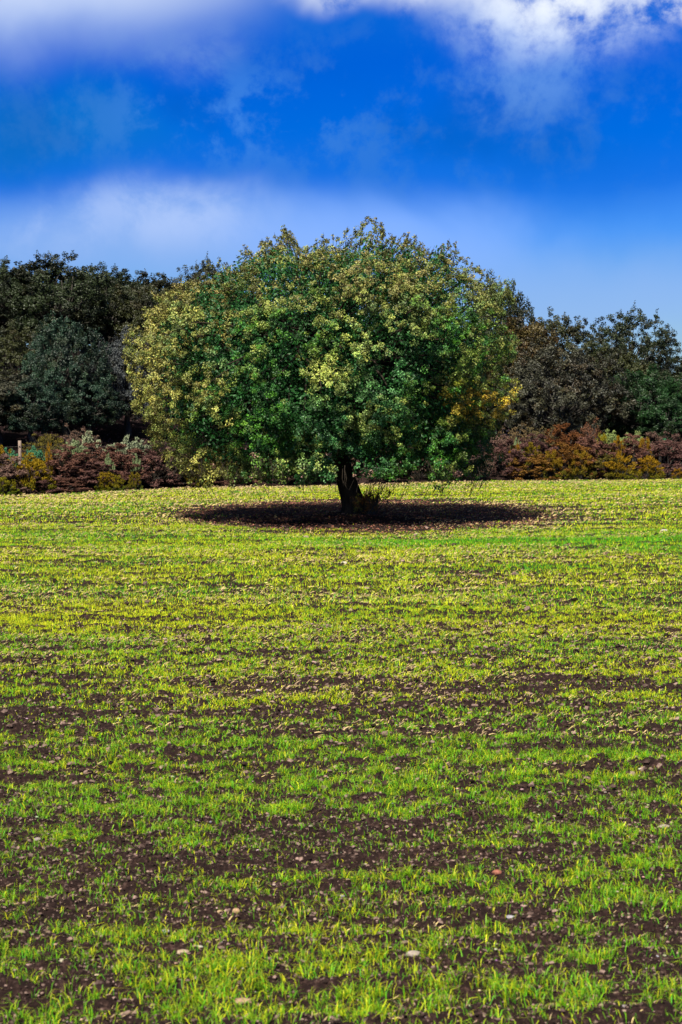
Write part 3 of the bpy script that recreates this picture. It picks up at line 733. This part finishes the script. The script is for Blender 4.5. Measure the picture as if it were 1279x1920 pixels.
# fallen leaves in the bare ring under the big oak
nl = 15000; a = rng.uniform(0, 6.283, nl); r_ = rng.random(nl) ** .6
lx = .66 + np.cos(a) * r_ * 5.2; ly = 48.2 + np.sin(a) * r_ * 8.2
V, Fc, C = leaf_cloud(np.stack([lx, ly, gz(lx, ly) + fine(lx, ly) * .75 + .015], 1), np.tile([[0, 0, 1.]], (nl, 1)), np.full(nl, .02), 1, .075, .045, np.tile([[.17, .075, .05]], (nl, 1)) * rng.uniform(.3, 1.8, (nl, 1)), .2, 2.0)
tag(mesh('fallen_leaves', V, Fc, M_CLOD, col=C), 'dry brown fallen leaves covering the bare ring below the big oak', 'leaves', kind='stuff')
# leaf litter on the rising wood floor
nl = 16000; lx = rng.uniform(-24, 22, nl); ly = edge(lx) + rng.uniform(3, 26, nl)
ln = np.stack([lx, ly, gz(lx, ly) + .08], 1)
V, Fc, C = leaf_cloud(ln, np.tile([[0, -.6, 1.]], (nl, 1)), np.full(nl, .03), 1, .12, .07, np.tile([[.05, .028, .030]], (nl, 1)) * rng.uniform(.4, 1.6, (nl, 1)), .2, 1.6)
tag(mesh('leaf_litter', V, Fc, M_CLOD, col=C), 'purplish brown fallen leaves on the ground below the left trees', 'leaves', kind='stuff')

# ------------------------------------------------------------------ scrub along the field edge
BR = [(.18, .085, .062), (.15, .075, .065), (.20, .12, .095)]; RU = (.17, .065, .022); GO = (.40, .26, .012); SG = (.20, .26, .12); TE = (.08, .25, .13); PK = (.21, .13, .095); OV = (.17, .14, .025)
def shrub_arrays(kind):
    """unit sized (about 1 m wide, 1 m high), foot at the origin"""
    tl = []
    if kind == 'bramble':                                      # mound of arching dry stems hung with curled fronds
        cs, os_ = [], []
        for i in range(95):
            v = rng.random() ** .75; a = rng.uniform(0, 6.283); s = math.sqrt(max(0, 1 - v * v)); o = np.array([math.cos(a) * s, math.sin(a) * s, v])
            b = o * np.array([.5, .5, .95]) * rng.choice([.74, .9, 1.05]) * rng.uniform(.95, 1.05); cs.append(b); os_.append(unit((o + [0, 0, .25])[None])[0])
            if i % 2 == 0: tl.append(branch((o[0] * .12, o[1] * .12, 0), b, .010, .004, 3, 5, .1, .12))
        cs, os_ = np.array(cs), np.array(os_)
        c = np.ones((len(cs), 3)) * rng.uniform(.45, 1.6, (len(cs), 1))
        A = leaf_cloud(cs, os_, rng.uniform(.05, .10, len(cs)), 75, .075, .020, c, .4, 1.0, True, .5)
    elif kind == 'gorse':                                      # spiny green bush tipped with yellow
        cs, os_ = [], []
        for i in range(70):
            v = rng.random() ** .8; a = rng.uniform(0, 6.283); s = math.sqrt(max(0, 1 - v * v)); o = np.array([math.cos(a) * s, math.sin(a) * s, v])
            b = o * np.array([.45, .45, .85]) * rng.uniform(.5, 1.1); cs.append(b); os_.append(unit((o + [0, 0, .9])[None])[0])
            tl.append(branch((0, 0, 0), b, .009, .004, 3, 4, .06))
        cs, os_ = np.array(cs), np.array(os_)
        top = sstep(cs[:, 2], .1, .6)[:, None]; c = np.array([.45, .75, 1.6]) * (1 - top) + np.array([1.05, 1.0, .9]) * top
        A = leaf_cloud(cs, os_, rng.uniform(.05, .10, len(cs)), 60, .07, .020, c * rng.uniform(.6, 1.3, (len(cs), 1)), .35, 1.2, True)
    elif kind == 'sage':                                       # upright pale leafy stalks
        cs, os_ = [], []
        for i in range(52):
            a = rng.uniform(0, 6.283); r_ = rng.random() ** .5 * .5; h_ = (1 - r_ * .9) * rng.uniform(.6, 1.05)
            b = np.array([math.cos(a) * r_ * .5, math.sin(a) * r_ * .5, 0]); e_ = np.array([math.cos(a) * r_, math.sin(a) * r_, h_])
            tl.append(branch(b, e_, .007, .003, 3, 4, .04))
            for t_ in np.linspace(.25, 1, 9): cs.append(b + (e_ - b) * t_); os_.append(unit((e_ - b)[None])[0])
        cs, os_ = np.array(cs), np.array(os_)
        A = leaf_cloud(cs, os_, np.full(len(cs), .04), 26, .075, .028, np.ones((len(cs), 3)) * rng.uniform(.8, 1.3, (len(cs), 1)), .3, 1.1, True)
    else:                                                      # 'twiggy': sparse bare bush
        cs, os_ = [], []
        for i in range(60):
            a = rng.uniform(0, 6.283); r_ = rng.random() ** .5 * .5; h_ = rng.uniform(.5, 1.05) * (1 - r_ * .6)
            e_ = np.array([math.cos(a) * r_, math.sin(a) * r_, h_]); tl.append(branch((0, 0, 0), e_, .010, .003, 3, 5, .08))
            for _ in range(3):
                m_ = e_ * rng.uniform(.45, .9); f_ = m_ + rng.normal(0, .10, 3) + [0, 0, .1]; tl.append(branch(m_, f_, .005, .002, 3, 3, .06)); cs.append(f_); os_.append([0, 0, 1.])
        cs, os_ = np.array(cs), np.array(os_)
        A = leaf_cloud(cs, os_, np.full(len(cs), .06), 22, .06, .016, np.ones((len(cs), 3)) * rng.uniform(.6, 1.3, (len(cs), 1)), .3, .8, True)
    return A, jointubes(tl)
PROT = {}
for kd, nv in (('bramble', 4), ('gorse', 2), ('sage', 2), ('twiggy', 2)):
    PROT[kd] = [[shrub_arrays(kd), None, None] for _ in range(nv)]
NAME = {'bramble': 'bramble_bush', 'gorse': 'gorse_bush', 'sage': 'sage_bush', 'twiggy': 'twiggy_bush'}
GROUP = {'bramble': 'dry brown bramble mounds along the field edge', 'gorse': 'yellow gorse bushes along the field edge', 'sage': 'pale sage bushes along the field edge', 'twiggy': 'bare twiggy bushes along the field edge'}
count = {k: 0 for k in PROT}
def shrub(kd, px, back, w, h, c_, lab, lift=0.0):
    """px: photo column of its middle; back: metres behind the field edge; w, h in metres"""
    D = 66.0
    if kd == 'bramble': back += .45
    if kd == 'gorse' and back < 1: back -= .35
    for _ in range(8): x = (px - CX) / F * D; D = float(edge(x)) + back
    p = PROT[kd][count[kd] % len(PROT[kd])]; count[kd] += 1
    e_ = empty(NAME[kd], (x, D, float(gz(x, D)) + lift - .03), label=lab, cat='bush', group=GROUP[kd])
    e_.rotation_euler.z = count[kd] * 2.1; e_.scale = (w, w, h * ((.86 if px < 400 else 1.0) if kd == 'bramble' else 1.15))
    if p[1] is None:
        (LV, LF, LC), (TV, TF) = p[0]
        p[1] = mesh('foliage', LV, LF, M_SHRUB, e_, LC); p[2] = mesh('stems', TV, TF, M_BARK2, e_); a, b = p[1], p[2]
    else:
        a, b = p[1].copy(), p[2].copy()
        for q_ in (a, b): COL.objects.link(q_); q_.parent = e_
    k = {'gorse': .58, 'bramble': .8, 'twiggy': .75}.get(kd, .9)
    a.color = (c_[0] * k, c_[1] * k, c_[2] * k, 1)
SH = [
    # left bank, front row to back row
    ('bramble', -8, .9, 2.2, 1.5, BR[2], 'greyish brown bramble mound at the left edge of the bank'),
    ('bramble', 44, 1.0, 2.2, 1.05, BR[2], 'greyish brown bramble mound at the foot of the fence post'),
    ('bramble', 62, .5, 2.0, .75, BR[1], 'low brown bramble sprawl in front of the fence post'),
    ('bramble', 128, 1.7, 2.3, 1.5, BR[0], 'rust brown bramble mound right behind the bright gorse'),
    ('bramble', 112, .4, 1.9, .6, BR[0], 'lowest rust brown bramble below the bright gorse'),
    ('bramble', 165, .8, 2.2, 1.25, BR[1], 'purple brown bramble mound left of the low yellow gorse'),
    ('bramble', 182, 2.6, 2.1, 1.35, BR[0], 'rust brown bramble hump under the sage bushes'),
    ('bramble', 225, 1.4, 2.3, 1.6, BR[0], 'tall rust brown bramble hump between two sage bushes'),
    ('bramble', 245, .5, 1.8, .8, BR[1], 'small purple brown bramble beside the low yellow gorse'),
    ('bramble', 275, 1.2, 2.4, 1.6, BR[1], 'purple brown bramble mound left of the pinkish tangle'),
    ('bramble', 283, 3.0, 1.9, 1.3, BR[2], 'greyish brown bramble hump touching the big oak rim'),
    ('twiggy', 322, .9, 1.6, 1.5, PK, 'pinkish grey tangle of bare stems below the oak rim'),
    ('bramble', 330, .6, 1.8, .8, BR[1], 'low purple bramble in front of the pinkish tangle'),
    ('bramble', 372, .9, 1.9, 1.0, BR[0], 'rust brown bramble seen under the left crown rim'),
    ('gorse', 52, 2.9, 1.6, .9, GO, 'broad yellow gorse just right of the fence post'),
    ('gorse', 58, .7, 1.5, 1.25, (.42, .28, .01), 'bright yellow gorse standing below the fence post'),
    ('gorse', 84, .6, 1.0, .8, (.34, .24, .012), 'dull yellow gorse right of the bright gorse'),
    ('gorse', 6, .3, 1.2, .7, (.30, .27, .012), 'low lime yellow gorse at the very left edge'),
    ('gorse', 2, 1.9, 1.2, 1.4, (.45, .28, .01), 'tall yellow gorse cut by the left edge'),
    ('gorse', 200, .2, 1.0, .75, (.38, .26, .012), 'small yellow gorse at the foot of the brown mounds'),
    ('gorse', 221, .25, .7, .6, (.30, .25, .012), 'smallest gorse next to the small yellow gorse'),
    ('gorse', 252, .25, .6, .7, (.27, .20, .012), 'narrow olive yellow gorse left of the pinkish tangle'),
    ('gorse', 92, 2.4, .35, 1.35, (.50, .27, .01), 'slim orange yellow gorse stalk right of the fence post'),
    ('gorse', 372, .35, 1.1, .95, (.42, .26, .012), 'yellow gorse under the left rim of the big oak'),
    ('sage', 14, 4.2, .9, .85, TE, 'small teal green bush left of the fence post'),
    ('sage', 30, 3.4, 1.0, .7, TE, 'low teal green bush touching the left side of the post'),
    ('sage', 66, 3.8, .9, .95, TE, 'teal green bush behind the broad yellow gorse'),
    ('sage', 98, 4.0, 1.0, .8, SG, 'little pale sage bush under the leaning trunk'),
    ('sage', 133, 3.4, 1.4, 1.2, SG, 'pale green sage bush first of the sage row'),
    ('sage', 165, 4.0, 1.7, 1.35, (.30, .33, .20), 'widest pale sage bush at the top of the brown mounds'),
    ('sage', 243, 3.4, 1.7, 1.35, (.28, .32, .20), 'pale grey sage bush close to the big oak flank'),
    ('sage', 203, .9, .5, 1.25, SG, 'thin pale sage sprig among the brown mounds'),
    ('sage', 257, .7, .5, 1.3, SG, 'thin pale sage sprig left of the pinkish tangle'),
    ('twiggy', 88, 4.6, 1.8, 1.2, OV, 'olive twiggy bush behind the slim gorse stalk'),
    ('twiggy', 150, 4.8, 1.6, 1.3, PK, 'pale bare twigs sticking up behind the sage row'),
    # centre, seen beneath the crown
    ('bramble', 425, .9, 2.2, 1.1, BR[0], 'rust brown bramble behind the left lower branches of the big oak'),
    ('bramble', 500, 1.0, 2.5, 1.3, BR[2], 'greyish bramble seen through the low branches left of the trunk'),
    ('bramble', 572, 1.0, 2.3, 1.2, PK, 'pinkish bramble just left of the oak trunk'),
    ('bramble', 700, 1.0, 2.4, 1.2, PK, 'pinkish bramble just right of the oak trunk'),
    ('bramble', 775, 1.0, 2.3, 1.3, PK, 'dusty pink bramble seen through branches right of the trunk'),
    ('bramble', 850, 1.0, 2.3, 1.3, BR[2], 'greyish bramble behind the right lower branches of the big oak'),
    # right bank
    ('twiggy', 905, .6, 1.2, 1.0, PK, 'pinkish twiggy clump at the right rim of the big oak'),
    ('bramble', 955, 1.1, 2.2, 1.5, BR[1], 'purple brown bramble under the golden spray of the big oak'),
    ('bramble', 935, 2.9, 1.9, 1.3, BR[2], 'greyish bramble hump close behind the golden spray'),
    ('bramble', 1000, .6, 2.4, 1.1, (.24, .12, .025), 'orange brown bramble at the front of the right bank'),
    ('bramble', 1000, 2.3, 2.1, 1.45, BR[1], 'purple brown bramble hump below the grey domed oak'),
    ('bramble', 1055, 3.2, 2.4, 1.75, RU, 'tallest rusty orange bramble on the right bank'),
    ('bramble', 1068, 1.0, 2.2, 1.4, (.22, .10, .02), 'rust and olive bramble in front of the tallest rusty one'),
    ('bramble', 1112, 1.5, 2.3, 1.65, BR[0], 'dark rust bramble mound right of the tallest rusty one'),
    ('bramble', 1135, .5, 2.0, 1.0, OV, 'olive brown bramble at the foot of the dark rust mound'),
    ('bramble', 1185, 1.9, 2.2, 1.5, BR[0], 'rust brown bramble between the two pale green sages'),
    ('bramble', 1245, .9, 2.4, 1.5, BR[1], 'purple brown bramble mound near the right edge'),
    ('bramble', 1290, .7, 2.0, 1.3, BR[1], 'purple brown bramble cut by the right edge'),
    ('bramble', 1228, 3.0, 2.2, 1.4, BR[2], 'greyish bramble hump above the right edge mound'),
    ('gorse', 997, 1.4, 1.2, 1.45, (.30, .22, .012), 'olive gorse rising from the orange brown bramble'),
    ('gorse', 967, 1.5, .8, 1.4, (.46, .24, .01), 'small orange yellow gorse under the golden spray'),
    ('gorse', 1035, .9, 1.3, 1.25, (.33, .21, .012), 'olive yellow gorse left of centre on the right bank'),
    ('gorse', 1088, .9, 1.3, 1.3, (.32, .20, .012), 'olive yellow gorse in front of the dark rust mound'),
    ('gorse', 1165, .4, 1.8, 1.05, (.42, .25, .01), 'wide bright yellow gorse at the front of the right bank'),
    ('gorse', 1215, .4, 1.6, 1.05, (.42, .24, .01), 'bright yellow gorse next to the right edge mound'),
    ('gorse', 1160, 2.0, .9, 1.55, (.42, .23, .01), 'upright orange yellow gorse below the left pale sage'),
    ('gorse', 1210, 1.9, .8, 1.55, (.42, .23, .01), 'upright orange yellow gorse below the right pale sage'),
    ('gorse', 1272, .2, .8, .5, (.46, .24, .01), 'tiny orange gorse at the right edge by the field'),
    ('gorse', 1128, 3.0, .8, 1.5, (.40, .34, .015), 'lime yellow gorse left of the left pale sage'),
    ('sage', 1142, 3.4, 1.6, 1.5, (.22, .28, .09), 'left pale green sage on the right bank'),
    ('sage', 1186, 3.4, 1.7, 1.5, (.22, .28, .10), 'right pale green sage on the right bank'),
    ('sage', 1245, 3.4, 1.2, 1.1, TE, 'small teal green bush near the right edge'),
    ('sage', 968, 2.6, .6, 1.35, SG, 'pale sage sprig between purple brambles on the right'),
    ('twiggy', 975, 4.0, 2.2, 1.5, (.22, .15, .07), 'brownish twiggy bush at the back below the grey domed oak'),
    ('twiggy', 1020, 3.9, 1.8, 1.6, (.18, .14, .06), 'olive brown twiggy bush left of the tallest rusty bramble'),
    ('twiggy', 1100, 3.6, 1.8, 1.7, (.20, .09, .05), 'dark bare stems standing behind the dark rust mound'),
    ('twiggy', 1262, 3.4, 1.6, 1.4, (.20, .11, .09), 'purplish bare stems at the back near the right edge'),
]
for s_ in SH: shrub(*s_)

q = []
for sgn, x0, x1 in ((-1, 13.6, 38), (1, 16.2, 40)):
    m = 900; ax = sgn * rng.uniform(x0, x1, m); t_ = rng.random(m)
    ay = edge(ax) + .6 + t_ * 3.6; q.append(np.stack([ax, ay, gz(ax, ay) + (1.5 * fbm(ax * .8 + 40, ay * .8, 0, 98, 2) + .4) * rng.random(m) ** .6], 1))
q = np.concatenate(q)
V, Fc, C = leaf_cloud(q, np.tile([[0, -.6, .7]], (len(q), 1)), np.full(len(q), .25), 70, .17, .045, np.tile([BR[1]], (len(q), 1)) * rng.uniform(.4, 1.3, (len(q), 1)), .4, 1.0, True, .4)
tag(mesh('scrub_thicket', V, Fc, M_SHRUB, col=C), 'brown thicket of dry scrub carrying on along the field edge', 'scrub', kind='stuff')

# ------------------------------------------------------------------ fence post with its wire
D = 66.0
for _ in range(8): x = (37 - CX) / F * D; D = float(edge(x)) + 2.0
g = float(gz(x, D)); zt = ray(37, 826, D)[2]
post = empty('fence_post', (x, D, g), label='weathered round wooden fence post sticking up out of the brambles', cat='post')
V, Fc = jointubes([tube([(0, 0, -.2), (.0, 0, .3), (.015, 0, (zt - g) * .6), (.005, .0, zt - g)], [.062, .062, .06, .058], 12, .15)])
mesh('stake', V, Fc, M_WOOD, post, smooth_=True)
for zz in (.62, .86):
    V, Fc = jointubes([tube([(0.0, -.07, zz * (zt - g)), (0.03, -.075, zz * (zt - g) + .02)], [.014, .014], 6)]); mesh('staple', V, Fc, M_BARK2, post)
tl = []
for zz in (.62, .86):
    a = np.array([x, D - .07, g + zz * (zt - g)]); 
    for X1 in (-17.5, -5.8):
        y1 = float(edge(X1)) + 2.2; b = np.array([X1, y1, float(gz(X1, y1)) + zz * (zt - g)])
        tl.append(branch(a, b, .006, .006, 4, 8, .0, -.01))
V, Fc = jointubes(tl); tag(mesh('fence_wire', V, Fc, M_BARK2), 'thin sagging fence wires strung through the fence post', 'wire')
